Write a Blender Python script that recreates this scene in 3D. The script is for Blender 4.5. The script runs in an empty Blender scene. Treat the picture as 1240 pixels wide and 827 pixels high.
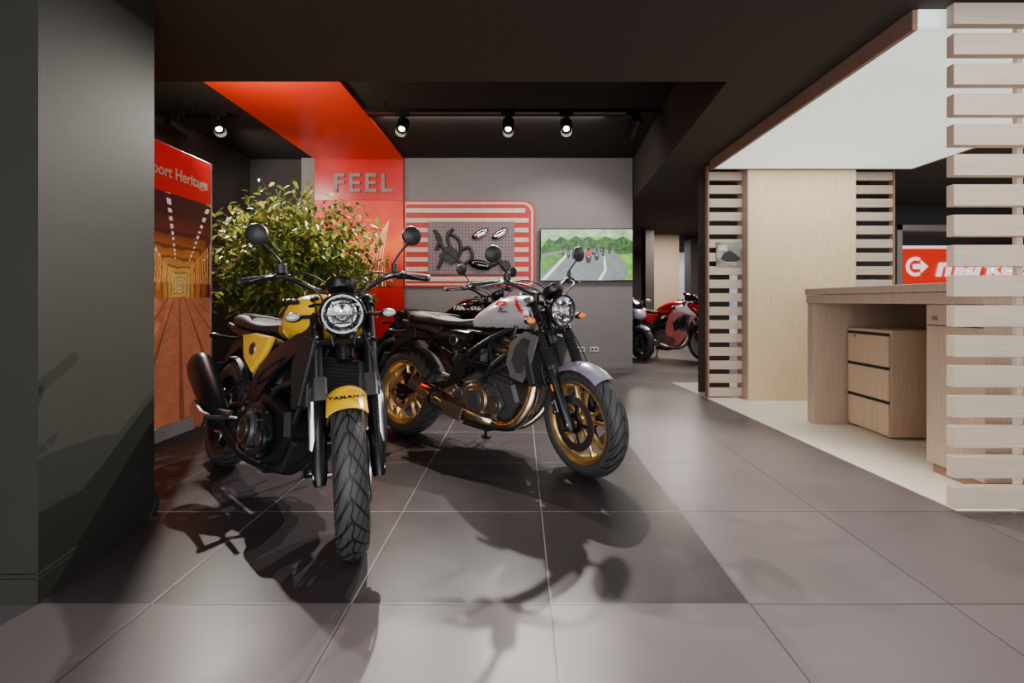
import bpy, bmesh, math, random
from mathutils import Vector, Matrix
from math import sin, cos, pi, radians
random.seed(7)
SC = bpy.context.scene
COL = SC.collection

# ---------------------------------------------------------------- materials
def lin(c):
    return tuple(((v/255)/12.92 if v/255 <= .04045 else ((v/255+.055)/1.055)**2.4) for v in c)
MATS = {}
def mat(name, col, rough=.5, metal=0., var=.12, scale=25., bump=0., bscale=200., emit=0., coat=0., trans=0., stretch=None, spec=.5, ecol=None):
    if name in MATS: return MATS[name]
    m = bpy.data.materials.new(name); m.use_nodes = True
    nt = m.node_tree; N = nt.nodes; L = nt.links
    b = N['Principled BSDF']
    c = lin(col)
    tc = N.new('ShaderNodeTexCoord'); mp = N.new('ShaderNodeMapping')
    L.new(tc.outputs['Object'], mp.inputs[0])
    if stretch: mp.inputs['Scale'].default_value = stretch
    nz = N.new('ShaderNodeTexNoise'); nz.inputs['Scale'].default_value = scale; nz.inputs['Detail'].default_value = 4
    L.new(mp.outputs[0], nz.inputs[0])
    cr = N.new('ShaderNodeValToRGB')
    cr.color_ramp.elements[0].position = .3; cr.color_ramp.elements[1].position = .7
    cr.color_ramp.elements[0].color = tuple(max(0, v*(1-var)) for v in c)+(1,)
    cr.color_ramp.elements[1].color = tuple(min(1, v*(1+var)) for v in c)+(1,)
    L.new(nz.outputs[0], cr.inputs[0]); L.new(cr.outputs[0], b.inputs['Base Color'])
    b.inputs['Roughness'].default_value = rough
    b.inputs['Metallic'].default_value = metal
    b.inputs['Specular IOR Level'].default_value = spec
    b.inputs['Coat Weight'].default_value = coat
    b.inputs['Coat Roughness'].default_value = .05
    b.inputs['Transmission Weight'].default_value = trans
    if emit:
        if ecol: b.inputs['Emission Color'].default_value = lin(ecol)+(1,)
        else: L.new(cr.outputs[0], b.inputs['Emission Color'])
        b.inputs['Emission Strength'].default_value = emit
    if bump:
        n2 = N.new('ShaderNodeTexNoise'); n2.inputs['Scale'].default_value = bscale
        L.new(mp.outputs[0], n2.inputs[0])
        bp = N.new('ShaderNodeBump'); bp.inputs['Strength'].default_value = bump; bp.inputs['Distance'].default_value = .01
        L.new(n2.outputs[0], bp.inputs['Height']); L.new(bp.outputs[0], b.inputs['Normal'])
    MATS[name] = m
    return m

def math_node(N, L, op, a, b=None, c=None):
    n = N.new('ShaderNodeMath'); n.operation = op
    for i, v in enumerate((a, b, c)):
        if v is None: continue
        if isinstance(v, (int, float)): n.inputs[i].default_value = v
        else: L.new(v, n.inputs[i])
    return n.outputs[0]

def mix_node(N, L, f, a, b):
    n = N.new('ShaderNodeMix'); n.data_type = 'RGBA'
    if isinstance(f, (int, float)): n.inputs[0].default_value = f
    else: L.new(f, n.inputs[0])
    for i, v in ((6, a), (7, b)):
        if isinstance(v, tuple): n.inputs[i].default_value = v+(1,)
        else: L.new(v, n.inputs[i])
    return n.outputs[2]

def floor_material():
    m = bpy.data.materials.new('floor_tiles'); m.use_nodes = True
    nt = m.node_tree; N = nt.nodes; L = nt.links; b = N['Principled BSDF']
    g = N.new('ShaderNodeNewGeometry'); s = N.new('ShaderNodeSeparateXYZ'); L.new(g.outputs['Position'], s.inputs[0])
    X, Y = s.outputs[0], s.outputs[1]
    M = lambda op, a, b_=None, c=None: math_node(N, L, op, a, b_, c)
    gx = M('DIVIDE', M('SUBTRACT', X, .101), .66); gy = M('DIVIDE', M('SUBTRACT', Y, 1.505), .66)
    def edge(v):
        f = M('FRACT', M('ADD', v, .5)); return M('ABSOLUTE', M('SUBTRACT', f, .5))
    d = M('MINIMUM', edge(gx), edge(gy))
    grout = M('LESS_THAN', d, .0036)
    dark = M('MULTIPLY', M('MULTIPLY', M('LESS_THAN', X, .761), M('GREATER_THAN', Y, 1.505)), M('LESS_THAN', Y, 6.8))
    wn = N.new('ShaderNodeTexWhiteNoise'); wn.noise_dimensions = '2D'
    cb = N.new('ShaderNodeCombineXYZ'); L.new(M('FLOOR', gx), cb.inputs[0]); L.new(M('FLOOR', gy), cb.inputs[1]); L.new(cb.outputs[0], wn.inputs[0])
    nz = N.new('ShaderNodeTexNoise'); nz.inputs['Scale'].default_value = 2.2; nz.inputs['Detail'].default_value = 8; L.new(g.outputs['Position'], nz.inputs[0])
    nf = N.new('ShaderNodeTexNoise'); nf.inputs['Scale'].default_value = 160; L.new(g.outputs['Position'], nf.inputs[0])
    base = mix_node(N, L, dark, lin((97, 89, 91)), lin((49, 44, 47)))
    v = M('ADD', M('ADD', .68, M('MULTIPLY', nz.outputs[0], .44)), M('ADD', M('MULTIPLY', wn.outputs[0], .10), M('MULTIPLY', nf.outputs[0], .14)))
    hs = N.new('ShaderNodeVectorMath'); hs.operation = 'SCALE'; L.new(base, hs.inputs[0]); L.new(v, hs.inputs['Scale'])
    gcol = mix_node(N, L, dark, lin((54, 50, 51)), lin((120, 110, 112)))
    col = mix_node(N, L, grout, hs.outputs[0], gcol)
    L.new(col, b.inputs['Base Color'])
    b.inputs['Specular IOR Level'].default_value = .26
    L.new(M('ADD', .26, M('MULTIPLY', nz.outputs[0], .2)), b.inputs['Roughness'])
    bp = N.new('ShaderNodeBump'); bp.inputs['Strength'].default_value = .3; bp.inputs['Distance'].default_value = .002
    mx = M('MINIMUM', d, .01); L.new(M('MULTIPLY', mx, 60), bp.inputs['Height']); L.new(bp.outputs[0], b.inputs['Normal'])
    return m

def tyre_material():
    m = bpy.data.materials.new('tyre_rubber'); m.use_nodes = True
    nt = m.node_tree; N = nt.nodes; L = nt.links; b = N['Principled BSDF']
    uv = N.new('ShaderNodeUVMap'); uv.uv_map = 'UVMap'; s = N.new('ShaderNodeSeparateXYZ'); L.new(uv.outputs[0], s.inputs[0])
    M = lambda op, a, b_=None, c=None: math_node(N, L, op, a, b_, c)
    U, V = s.outputs[0], s.outputs[1]
    av = M('ABSOLUTE', M('SUBTRACT', V, .5))
    z = M('FRACT', M('ADD', M('MULTIPLY', U, 26), M('MULTIPLY', av, 5.)))
    g1 = M('MULTIPLY', M('LESS_THAN', z, .2), M('LESS_THAN', av, .33))
    z2 = M('FRACT', M('ADD', M('MULTIPLY', U, 26), M('MULTIPLY', V, -9.)))
    g2 = M('MULTIPLY', M('MULTIPLY', M('LESS_THAN', z2, .16), M('GREATER_THAN', av, .05)), M('LESS_THAN', av, .3))
    sn = M('MULTIPLY', M('SINE', M('MULTIPLY', U, 26*2*pi)), .015)
    g3 = M('LESS_THAN', M('ABSOLUTE', M('ADD', M('SUBTRACT', V, .5), sn)), .012)
    g = M('MAXIMUM', M('MAXIMUM', g1, g2), g3)
    col = mix_node(N, L, g, lin((62, 61, 63)), lin((14, 14, 15)))  # groove shade is put into the rubber colour, on top of the bump
    L.new(col, b.inputs['Base Color']); b.inputs['Roughness'].default_value = .55
    bp = N.new('ShaderNodeBump'); bp.inputs['Strength'].default_value = 1; bp.inputs['Distance'].default_value = .006
    L.new(M('SUBTRACT', 1, g), bp.inputs['Height']); L.new(bp.outputs[0], b.inputs['Normal'])
    return m

M_TYRE = tyre_material(); M_FLOOR = floor_material()
BLK = mat('black_satin_metal', (28, 28, 31), .32, .3, bump=.03)
BLKG = mat('black_gloss', (13, 13, 14), .15, 0, coat=.7)
PLA = mat('black_plastic', (30, 30, 31), .48)
RUB = mat('rubber_grip', (24, 24, 24), .65, bump=.4, bscale=400)
CHR = mat('chrome', (230, 230, 230), .1, 1)
ALU = mat('brushed_aluminium', (195, 195, 200), .28, 1)
STL = mat('steel_grey', (150, 150, 150), .28, .95)
GUN = mat('gunmetal_engine', (92, 91, 92), .36, .7, bump=.08)
BRZ = mat('bronze_pipe', (204, 184, 164), .22, 1, var=.3)
BRZC = mat('bronze_cover', (142, 122, 100), .33, .85)
GOLD = mat('gold_rim', (214, 180, 118), .27, .85)
YEL = mat('yellow_paint', (255, 200, 0), .25, 0, coat=.8, var=.02)
WHT = mat('grey_white_paint', (172, 168, 174), .3, .1, coat=.7, var=.03)
REDP = mat('red_paint', (190, 14, 20), .25, 0, coat=.7, var=.04)
LAV = mat('lavender_grey_paint', (160, 157, 178), .3, .2, coat=.6, var=.03)
SEATM = mat('brown_leather', (40, 31, 29), .55, 0, bump=.25, bscale=300)
AMB = mat('amber_lens', (240, 110, 14), .15, 0, emit=.6)
CLR = mat('clear_lens', (205, 205, 205), .08, 0, coat=1)
GLS = mat('headlight_glass', (250, 250, 250), .02, 0, trans=1, var=0)
REFL = mat('reflector', (225, 227, 232), .1, 1, var=.02)
REDL = mat('tail_light_red', (170, 10, 10), .15, 0, coat=1)
MIRR = mat('mirror_glass', (220, 225, 230), .03, 1, var=0)
RADM = mat('radiator_core', (44, 44, 46), .6, .5, bump=.8, bscale=260)
WTXT = mat('white_lettering', (235, 230, 222), .5)
BTXT = mat('black_lettering', (10, 10, 10), .35)
RTXT = mat('red_lettering', (210, 20, 20), .4)
GTXT = mat('grey_lettering', (124, 112, 110), .5)

# ---------------------------------------------------------------- mesh builder
class Part:
    def __init__(s, name, parent=None, M=None):
        s.name = name; s.parent = parent; s.M = M or Matrix.Identity(4)
        s.bm = bmesh.new(); s.uv = s.bm.loops.layers.uv.new('UVMap'); s.mats = []
    def mi(s, m):
        if m not in s.mats: s.mats.append(m)
        return s.mats.index(m)
    def add(s, vs, fs, m, smooth=True, uvs=None):
        bv = [s.bm.verts.new(s.M @ Vector(v)) for v in vs]
        for k, f in enumerate(fs):
            try: bf = s.bm.faces.new([bv[i] for i in f])
            except ValueError: continue
            mm = m
            if callable(m):
                c = sum((Vector(vs[i]) for i in f), Vector())/len(f); mm = m(c)
            bf.material_index = s.mi(mm); bf.smooth = smooth
            if uvs:
                for lp, q in zip(bf.loops, uvs[k]): lp[s.uv].uv = q
    def done(s, angle=32, loc=None, rot=None):
        bmesh.ops.recalc_face_normals(s.bm, faces=s.bm.faces)
        for e in s.bm.edges:
            if len(e.link_faces) == 2 and e.calc_face_angle(0) > radians(angle): e.smooth = False
        me = bpy.data.meshes.new(s.name); s.bm.to_mesh(me); s.bm.free()
        for m in s.mats: me.materials.append(m)
        o = bpy.data.objects.new(s.name, me); COL.objects.link(o)
        if s.parent: o.parent = s.parent
        if loc: o.location = loc
        if rot: o.rotation_euler = rot
        return o

def catmull(pts, k):
    pts = [Vector(p) for p in pts]
    if k <= 1 or len(pts) < 3: return pts
    out = []
    P = [pts[0]*2-pts[1]]+pts+[pts[-1]*2-pts[-2]]
    for i in range(1, len(P)-2):
        for j in range(k):
            t = j/k; a, b, c, d = P[i-1], P[i], P[i+1], P[i+2]
            out.append(.5*((2*b)+(c-a)*t+(2*a-5*b+4*c-d)*t*t+(3*b-a-3*c+d)*t**3))
    out.append(pts[-1]); return out

def tube(p, pts, r, m, n=10, k=1):
    pts = catmull(pts, k); L = len(pts)
    if isinstance(r, (list, tuple)):
        R = []
        for i in range(L):
            t = i/(L-1)*(len(r)-1); a = int(min(t, len(r)-2)); R.append(r[a]+(r[a+1]-r[a])*(t-a))
    else: R = [r]*L
    vs, fs = [], []
    t0 = (pts[1]-pts[0]).normalized()
    u = t0.orthogonal().normalized()
    for i in range(L):
        t = (pts[min(i+1, L-1)]-pts[max(i-1, 0)]).normalized()
        u = (u-t*u.dot(t)).normalized(); v = t.cross(u)
        for j in range(n):
            a = 2*pi*j/n; vs.append(pts[i]+(u*cos(a)+v*sin(a))*R[i])
    for i in range(L-1):
        for j in range(n):
            fs.append((i*n+j, i*n+(j+1) % n, (i+1)*n+(j+1) % n, (i+1)*n+j))
    fs.append(tuple(range(n))); fs.append(tuple((L-1)*n+j for j in range(n)))
    p.add(vs, fs, m)

def lathe(p, prof, o, ax, m, n=32, smooth=True):
    o = Vector(o); ax = Vector(ax).normalized()
    u = ax.orthogonal().normalized(); v = ax.cross(u)
    k = len(prof); vs = []
    for i in range(n):
        a = 2*pi*i/n; d = u*cos(a)+v*sin(a)
        for r, h in prof: vs.append(o+d*r+ax*h)
    fs = []
    for i in range(n):
        i2 = (i+1) % n
        for j in range(k-1): fs.append((i*k+j, i*k+j+1, i2*k+j+1, i2*k+j))
    p.add(vs, fs, m, smooth)
def ylathe(p, prof, o, m, n=32, closed=False, a0=0, a1=2*pi):
    o = Vector(o); full = abs(a1-a0-2*pi) < 1e-5; kk = len(prof); nn = n if full else n+1
    vs = []
    for i in range(nn):
        a = a0+(a1-a0)*i/n
        for r, h in prof: vs.append(o+Vector((r*cos(a), h, r*sin(a))))
    fs, uvs = [], []
    for i in range(n):
        i2 = (i+1) % nn if full else i+1
        for j in range(kk if closed else kk-1):
            j2 = (j+1) % kk
            fs.append((i*kk+j, i*kk+j2, i2*kk+j2, i2*kk+j))
            uvs.append(((i/n, j/(kk-1)), (i/n, (j+1)/(kk-1)), ((i+1)/n, (j+1)/(kk-1)), ((i+1)/n, j/(kk-1))))
    if closed and not full:
        fs.append(tuple(range(kk))); uvs.append([(0, 0)]*kk)
        fs.append(tuple(n*kk+j for j in range(kk))); uvs.append([(0, 0)]*kk)
    p.add(vs, fs, m, True, uvs)
def cyl(p, a, b, r, m, n=20, bev=.15):
    a = Vector(a); b = Vector(b); h = (b-a).length; c = min(r*bev, h*.3)
    lathe(p, [(0, 0), (r-c, 0), (r, c), (r, h-c), (r-c, h), (0, h)], a, b-a, m, n)
def ball(p, c, s, m, n=16, rot=None):
    vs, fs = [], []
    k = n//2
    R = rot or Matrix.Identity(3)
    for i in range(k+1):
        t = pi*i/k
        for j in range(n):
            a = 2*pi*j/n
            vs.append(Vector(c)+R @ Vector((s[0]*sin(t)*cos(a), s[1]*sin(t)*sin(a), s[2]*cos(t))))
    for i in range(k):
        for j in range(n): fs.append((i*n+j, i*n+(j+1) % n, (i+1)*n+(j+1) % n, (i+1)*n+j))
    p.add(vs, fs, m)
def box(p, c, s, m, rot=None, b=.004):
    x, y, z = s[0]/2, s[1]/2, s[2]/2; b = min(b, x*.9, y*.9, z*.9)
    R = rot or Matrix.Identity(3); c = Vector(c)
    def ring(zz, i):
        a, d = x-i, y-i; return [(-a, -d+b, zz), (-a+b, -d, zz), (a-b, -d, zz), (a, -d+b, zz), (a, d-b, zz), (a-b, d, zz), (-a+b, d, zz), (-a, d-b, zz)]
    vs = ring(-z, b)+ring(-z+b, 0)+ring(z-b, 0)+ring(z, b)
    fs = []
    for i in range(3):
        for j in range(8): fs.append((i*8+j, i*8+(j+1) % 8, (i+1)*8+(j+1) % 8, (i+1)*8+j))
    fs += [tuple(range(8)), tuple(24+j for j in range(8))]
    p.add([c+R @ Vector(v) for v in vs], fs, m)
def b2(p, x0, x1, y0, y1, z0, z1, m, b=.002):
    box(p, ((x0+x1)/2, (y0+y1)/2, (z0+z1)/2), (x1-x0, y1-y0, z1-z0), m, b=b)
def loft(p, rings, m, cap=True, smooth=True):
    n = len(rings[0]); vs = [v for r in rings for v in r]; fs = []
    for i in range(len(rings)-1):
        for j in range(n): fs.append((i*n+j, i*n+(j+1) % n, (i+1)*n+(j+1) % n, (i+1)*n+j))
    if cap: fs += [tuple(range(n)), tuple((len(rings)-1)*n+j for j in range(n))]
    p.add(vs, fs, m, smooth)
def prism(p, poly, y0, y1, m, bev=.006):
    cx = sum(a for a, _ in poly)/len(poly); cz = sum(b for _, b in poly)/len(poly)
    def ring(y, sh):
        out = []
        for a, b in poly:
            d = math.hypot(a-cx, b-cz) or 1; f = 1-sh/d
            out.append((cx+(a-cx)*f, y, cz+(b-cz)*f))
        return out
    sg = 1 if y1 > y0 else -1; bb = min(bev, abs(y1-y0)*.4)
    loft(p, [ring(y0, bb), ring(y0+sg*bb, 0), ring(y1-sg*bb, 0), ring(y1, bb)], m)
def body(p, st, m, k=6, n=40, e=2.5):
    S = catmull([Vector((a, b, c)) for a, b, c, d in st], k); W = catmull([Vector((d, 0, 0)) for a, b, c, d in st], k)
    rings = []
    for s, w in zip(S, W):
        r = []; zc = (s.y+s.z)/2; hz = (s.z-s.y)/2
        for j in range(n):
            a = 2*pi*j/n; cy, sz = cos(a), sin(a)
            r.append((s.x, w.x*math.copysign(abs(cy)**(2/e), cy), zc+hz*math.copysign(abs(sz)**(2/e), sz)))
        rings.append(r)
    loft(p, rings, m)
def text(body_, size, m, M, parent=None, name='lettering', ext=.002, sx=1., spacing=1., align='CENTER', shear=0, bold=0):
    cu = bpy.data.curves.new(name, 'FONT'); cu.body = body_; cu.size = size; cu.extrude = ext; cu.align_x = align; cu.align_y = 'CENTER'
    cu.space_character = spacing; cu.shear = shear; cu.offset = bold
    o = bpy.data.objects.new(name, cu); COL.objects.link(o); bpy.context.view_layer.update()
    me = bpy.data.meshes.new_from_object(o.evaluated_get(bpy.context.evaluated_depsgraph_get()))
    bpy.data.objects.remove(o)
    for v in me.vertices: v.co.x *= sx
    me.transform(M); me.materials.clear(); me.materials.append(m)
    o = bpy.data.objects.new(name, me); COL.objects.link(o); o.parent = parent
    return o
def frame(o, ex, ey):
    ex = Vector(ex).normalized(); ey = Vector(ey); ey = (ey-ex*ey.dot(ex)).normalized(); ez = ex.cross(ey)
    return Matrix(((ex.x, ey.x, ez.x, o[0]), (ex.y, ey.y, ez.y, o[1]), (ex.z, ey.z, ez.z, o[2]), (0, 0, 0, 1)))
def empty(name, loc=(0, 0, 0), rz=0, s=1, rx=0):
    o = bpy.data.objects.new(name, None); COL.objects.link(o); o.location = loc; o.rotation_euler = (rx, 0, rz); o.scale = (s, s, s); o.empty_display_size = .1
    return o

# ---------------------------------------------------------------- motorcycle
def wheel(p, c, R, w, rR, rimm, discs, nsp=5, hubm=None):
    prof = [(rR+.002, -.40*w)]
    for i in range(21):
        ph = radians(-112+224*i/20); prof.append(((R-.052)+.052*cos(ph), .5*w*sin(ph)))
    prof.append((rR+.002, .40*w))
    ylathe(p, prof, c, M_TYRE, 72, True)
    hw = .42*w
    ylathe(p, [(rR+.014, -hw), (rR+.014, hw), (rR+.004, hw+.004), (rR-.010, hw-.004), (rR-.014, hw*.75), (rR-.026, hw*.5), (rR-.026, -hw*.5), (rR-.014, -hw*.75), (rR-.010, -hw+.004), (rR+.004, -hw-.004)], c, rimm, 64, True)
    hm = hubm or rimm
    ylathe(p, [(0.001, -.062), (.03, -.062), (.034, -.05), (.05, -.045), (.05, -.03), (.036, -.02), (.036, .02), (.05, .03), (.05, .045), (.034, .05), (.03, .062), (.001, .062)], c, hm, 32)
    c = Vector(c)
    for k in range(nsp):
        for sd in (-1, 1):
            a1 = 2*pi*k/nsp+.3; a2 = a1+sd*.24
            q0 = c+Vector((.034*cos(a1+sd*.1), 0, .034*sin(a1+sd*.1))); q1 = c+Vector(((rR-.02)*cos(a2), 0, (rR-.02)*sin(a2)))
            d = (q1-q0).normalized(); nn = Vector((-d.z, 0, d.x))
            rings = []
            for t, hwid, hy in ((0, .013, .022), (.5, .008, .015), (.85, .009, .014), (1, .02, .02)):
                q = q0.lerp(q1, t)
                rings.append([q+nn*hwid+Vector((0, -hy*.6, 0)), q+nn*hwid*.5+Vector((0, -hy, 0)), q-nn*hwid*.5+Vector((0, -hy, 0)), q-nn*hwid+Vector((0, -hy*.6, 0)),
                              q-nn*hwid+Vector((0, hy*.6, 0)), q-nn*hwid*.5+Vector((0, hy, 0)), q+nn*hwid*.5+Vector((0, hy, 0)), q+nn*hwid+Vector((0, hy*.6, 0))])
            loft(p, rings, rimm)
    for side, rd in discs:
        y = side*.068
        ylathe(p, [(rd*.72, y-.0025), (rd, y-.0025), (rd, y+.0025), (rd*.72, y+.0025)], c, ALU, 48, True)
        for k in range(5):
            a = 2*pi*k/5; box(p, c+Vector((rd*.5*cos(a), y, rd*.5*sin(a))), (rd*.62, .004, .018), BLK, Matrix.Rotation(-a, 3, 'Y'), .001)
        for k in range(20):
            a = 2*pi*k/20; q = c+Vector((rd*.86*cos(a), y+side*.0024, rd*.86*sin(a))); cyl(p, q, q+Vector((0, side*.001, 0)), .004, PLA, 6)
        ylathe(p, [(.03, y-.004), (.055, y-.004), (.055, y+.004), (.03, y+.004)], c, BLK, 24, True)
    tube(p, [c+Vector((0, -.12, 0)), c+Vector((0, .12, 0))], .011, STL, 10)

def moto(rear, front, steer, o, lean=7):
    rear = Vector(rear); front = Vector(front); d = front-rear
    s = d.length/1.405
    root = empty('motorcycle', (rear.x, rear.y, 0), math.atan2(d.y, d.x), s, -radians(lean))
    TL = math.tan(radians(lean))
    WR = .302; AX = Vector((1.405, 0, .302))
    ax = Vector((-.4226, 0, .9063)); P0 = Vector((1.495, 0, 0))
    S = Matrix.Translation(P0) @ Matrix.Rotation(radians(steer), 4, ax) @ Matrix.Translation(-P0)
    fk = lambda t, off=0, y=0: Vector((1.405-.4226*t+.9063*off, y, .302+.9063*t+.4226*off))
    RK = Matrix.Rotation(radians(-25), 3, 'Y')
    sport = o.get('sport')
    p = Part('front_wheel', root, S); wheel(p, AX, WR, .125 if o['big'] else .112, .218, o['rim'], o['discs'], 5); p.done()
    # fork
    p = Part('front_fork', root, S)
    for sd in (-1, 1):
        y = sd*.105
        tube(p, [fk(-.035, 0, y), fk(0, 0, y), fk(.30, 0, y), fk(.305, 0, y)], [.02, .029, .028, .026], o['slider'], 18)
        cyl(p, fk(.30, 0, y), fk(.33, 0, y), .031, BLK)
        ball(p, fk(.21, .0, sd*.134), (.006, .006, .022), AMB, 10, RK)
        if o['gaiter']:
            pts = []; rr = []
            for i in range(25): pts.append(fk(.32+i*.0085, 0, y)); rr.append(.034 if i % 2 else .026)
            tube(p, pts, rr, RUB, 18)
        tube(p, [fk(.32, 0, y), fk(.735, 0, y)], .0215 if o['gaiter'] else .027, o['upper'], 16)
        cyl(p, fk(.735, 0, y), fk(.75, 0, y), .024, ALU)
        cyl(p, (AX.x, sd*.131, AX.z), (AX.x, sd*.085, AX.z), .02, STL)
    for t in (.53, .70):
        box(p, fk(t, .0), (.075, .27, .028), BLK, RK, .012)
        box(p, fk(t, -.035), (.06, .12, .03), BLK, RK, .01)
    for t in (.525, .545):
        for sd in (-1, 1): cyl(p, fk(t, .03, sd*.102), fk(t, .045, sd*.102), .006, ALU, 8)
    tube(p, [fk(.46, -.04), fk(.72, -.04)], .03, BLK, 16)
    for sd, _ in o['discs']:
        box(p, fk(.115, -.075, sd*.075), (.06, .05, .11), BLK, RK, .012)
        box(p, fk(.115, -.06, sd*.1), (.045, .03, .085), GUN, RK, .008)
        for q in (.09, .14): cyl(p, fk(q, -.07, sd*.105), fk(q, -.07, sd*.121), .012, STL, 12)
        tube(p, [fk(.16, -.07, sd*.09), fk(.3, -.05, sd*.13), fk(.5, .02, sd*.1), fk(.66, .04, sd*.06)], .005, PLA, 8, 5)
    tube(p, [fk(.02, .0, .13), fk(.2, .035, .145), fk(.4, .05, .12), fk(.6, .05, .07)], .004, PLA, 8, 5)
    p.done()
    # fender
    p = Part('front_fender', root, S)
    Rf = WR+.016; prof = []
    for i in range(11):
        ps = radians(-72+144*i/10); prof.append((Rf-.045+.052*cos(ps), .074*sin(ps)))
    for i in range(10, -1, -1):
        ps = radians(-72+144*i/10); prof.append((Rf-.049+.051*cos(ps), .071*sin(ps)))
    ylathe(p, prof, AX, o['fender'], 28, True, radians(o.get('f0', 60)), radians(o.get('f1', 150)))
    for sd in (-1, 1):
        y = sd*.077
        if o['yellow']:
            pl = [fk(.34, .03), fk(.345, -.035), fk(.24, -.045), fk(.10, -.03), fk(.09, .015), (fk(.2, .04)), fk(.27, .06)]
            prism(p, [(q.x, q.z) for q in pl], sd*.108, sd*.140, ALU, .012)
            prism(p, [(q.x, q.z) for q in [fk(.37, .05), fk(.37, -.04), fk(.29, -.04), fk(.27, .07)]], sd*.07, sd*.12, ALU, .006)
        else:
            prism(p, [(q.x, q.z) for q in [fk(.34, .03), fk(.34, -.04), fk(.25, -.03), fk(.25, .02)]], sd*.07, sd*.092, BLK, .004)
            tube(p, [fk(.31, -.13, sd*.074), fk(.17, -.02, sd*.09)], .005, BLK, 8)
    p.done()
    if o['yellow']:
        a = radians(68); c = AX+Vector(((Rf+.0085)*cos(a), 0, (Rf+.0085)*sin(a)))
        text('YAMAHA', .025, BTXT, S @ frame(c, (0, 1, 0), (-sin(a), 0, cos(a))), root, 'fender_lettering', .001, 1.15, 1.1, bold=.0006)
    # headlight
    if not sport:
        p = Part('headlight', root, S)
        hc = Vector((1.262, 0, .905)); hd = Vector((1, 0, -.06)).normalized(); r = o.get('hr', .092)
        lathe(p, [(0.001, -.125), (.035, -.122), (r*.72, -.095), (r*.92, -.05), (r, 0), (r, .008)], hc, hd, BLKG, 48)
        lathe(p, [(r, .0), (r*1.08, .004), (r*1.09, .02), (r*1.03, .03), (r*.94, .026), (r*.94, .01)], hc, hd, o['hring'], 48)
        lathe(p, [(r*.96, .018), (r*.8, -.01), (r*.5, -.035), (r*.2, -.045), (.001, -.046)], hc, hd, REFL, 20, smooth=False)
        lathe(p, [(.001, -.04), (r*.2, -.035), (r*.24, -.02), (r*.2, -.006), (.001, .0)], hc, hd, CHR, 20)
        if o['yellow']:
            box(p, hc+hd*.0, (.04, r*1.75, .014), BLK, None, .002)
            box(p, hc+hd*.0+Vector((0, 0, -r*.45)), (.04, r*1.3, .006), BLK, None, .002)
            box(p, hc+hd*.0+Vector((0, 0, r*.5)), (.04, r*1.2, .005), BLK, None, .002)
            for q in (-1, 1):
                box(p, hc+Vector((0, q*r*.42, r*.38)), (.035, .005, r*.7), BLK, None, .001)
                box(p, hc+Vector((0, q*r*.42, -r*.38)), (.035, .005, r*.7), BLK, None, .001)
                ball(p, hc+Vector((-.01, q*r*.22, .022)), (.012, .014, .012), mat('led', (255, 255, 250), .2, emit=1.2), 10)
            lathe(p, [(r*.86, .004), (r*.86, .016), (r*.92, .016), (r*.92, .004)], hc, hd, mat('light_guide', (250, 250, 250), .2, emit=.45), 40)
        lathe(p, [(r*.95, .022), (r*.8, .032), (r*.5, .040), (.001, .044), (.001, .042), (r*.5, .038), (r*.8, .030), (r*.95, .020)], hc, hd, GLS, 40)
        for sd in (-1, 1):
            tube(p, [hc+Vector((-.04, sd*r*.9, 0)), hc+Vector((-.07, sd*.105, .0)), fk(.62, .0, sd*.11)], .009, BLK, 8)
            box(p, hc+Vector((-.085, sd*.105, 0)), (.05, .006, .13), BLK, RK, .002)
            sx = 1.215; zz = .86 if not o['yellow'] else .90
            tube(p, [(sx-.02, sd*.10, zz), (sx, sd*.165, zz)], .008, BLK, 8)
            ball(p, (sx+.0, sd*.186, zz), (.03, .034, .021), BLK, 14)
            ball(p, (sx+.012, sd*.188, zz), (.026, .028, .017), o['sig'], 14)
        gd = Vector((-.55, 0, .83)).normalized(); gc = Vector((1.205, 0, 1.02))
        lathe(p, [(.001, -.035), (.05, -.03), (.062, -.01), (.064, .01), (.058, .014), (.001, .012)], gc, gd, BLK, 32)
        lathe(p, [(.054, .0145), (.001, .0155)], gc, gd, BLKG, 24)
        box(p, (1.19, 0, .995), (.03, .09, .04), BLK, RK, .004)
        p.done()
    # handlebar
    p = Part('handlebar', root, S)
    if sport: hb = [(1.13, 0, .93), (1.12, .1, .93), (1.08, .2, .92), (1.02, .29, .90), (1.0, .33, .90)]
    else: hb = [(1.10, 0, 1.005), (1.10, .09, 1.01), (1.085, .17, 1.055), (1.05, .25, 1.08), (.985, .37, 1.073), (.97, .40, 1.07)]
    if not sport:
        for sd in (-1, 1): box(p, (1.10, sd*.045, .985), (.035, .03, .06), BLK, None, .006)
    for sd in (-1, 1):
        h = [Vector((a, b*sd, c)) for a, b, c in hb]
        tube(p, h, .0112, BLK, 12, 5)
        g1 = h[-1]; g0 = h[-3].lerp(h[-1], .28)
        tube(p, [g0, g1], .0175, RUB, 16)
        cyl(p, g1, g1+(g1-g0).normalized()*.02, .017, STL, 16)
        c0 = h[-3].lerp(h[-1], .1)
        box(p, c0+Vector((.01, 0, 0)), (.045, .05, .04), PLA, Matrix.Rotation(-sd*.4, 3, 'Z'), .01)
        cyl(p, c0+Vector((.045, -sd*.03, .012)), c0+Vector((.045, -sd*.03, .055)), .022 if sd < 0 else .012, PLA, 16)
        box(p, c0+Vector((.035, -sd*.03, .0)), (.05, .07, .022), BLK, Matrix.Rotation(-sd*.3, 3, 'Z'), .006)
        l0 = c0+Vector((.05, sd*.0, 0)); l1 = g1+Vector((.045, -sd*.02, -.01))
        tube(p, [l0, l0.lerp(l1, .4)+Vector((.02, 0, 0)), l1, l1+Vector((-.008, sd*.015, 0))], [.008, .006, .006, .007], BLK if o['yellow'] else STL, 8, 5)
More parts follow.
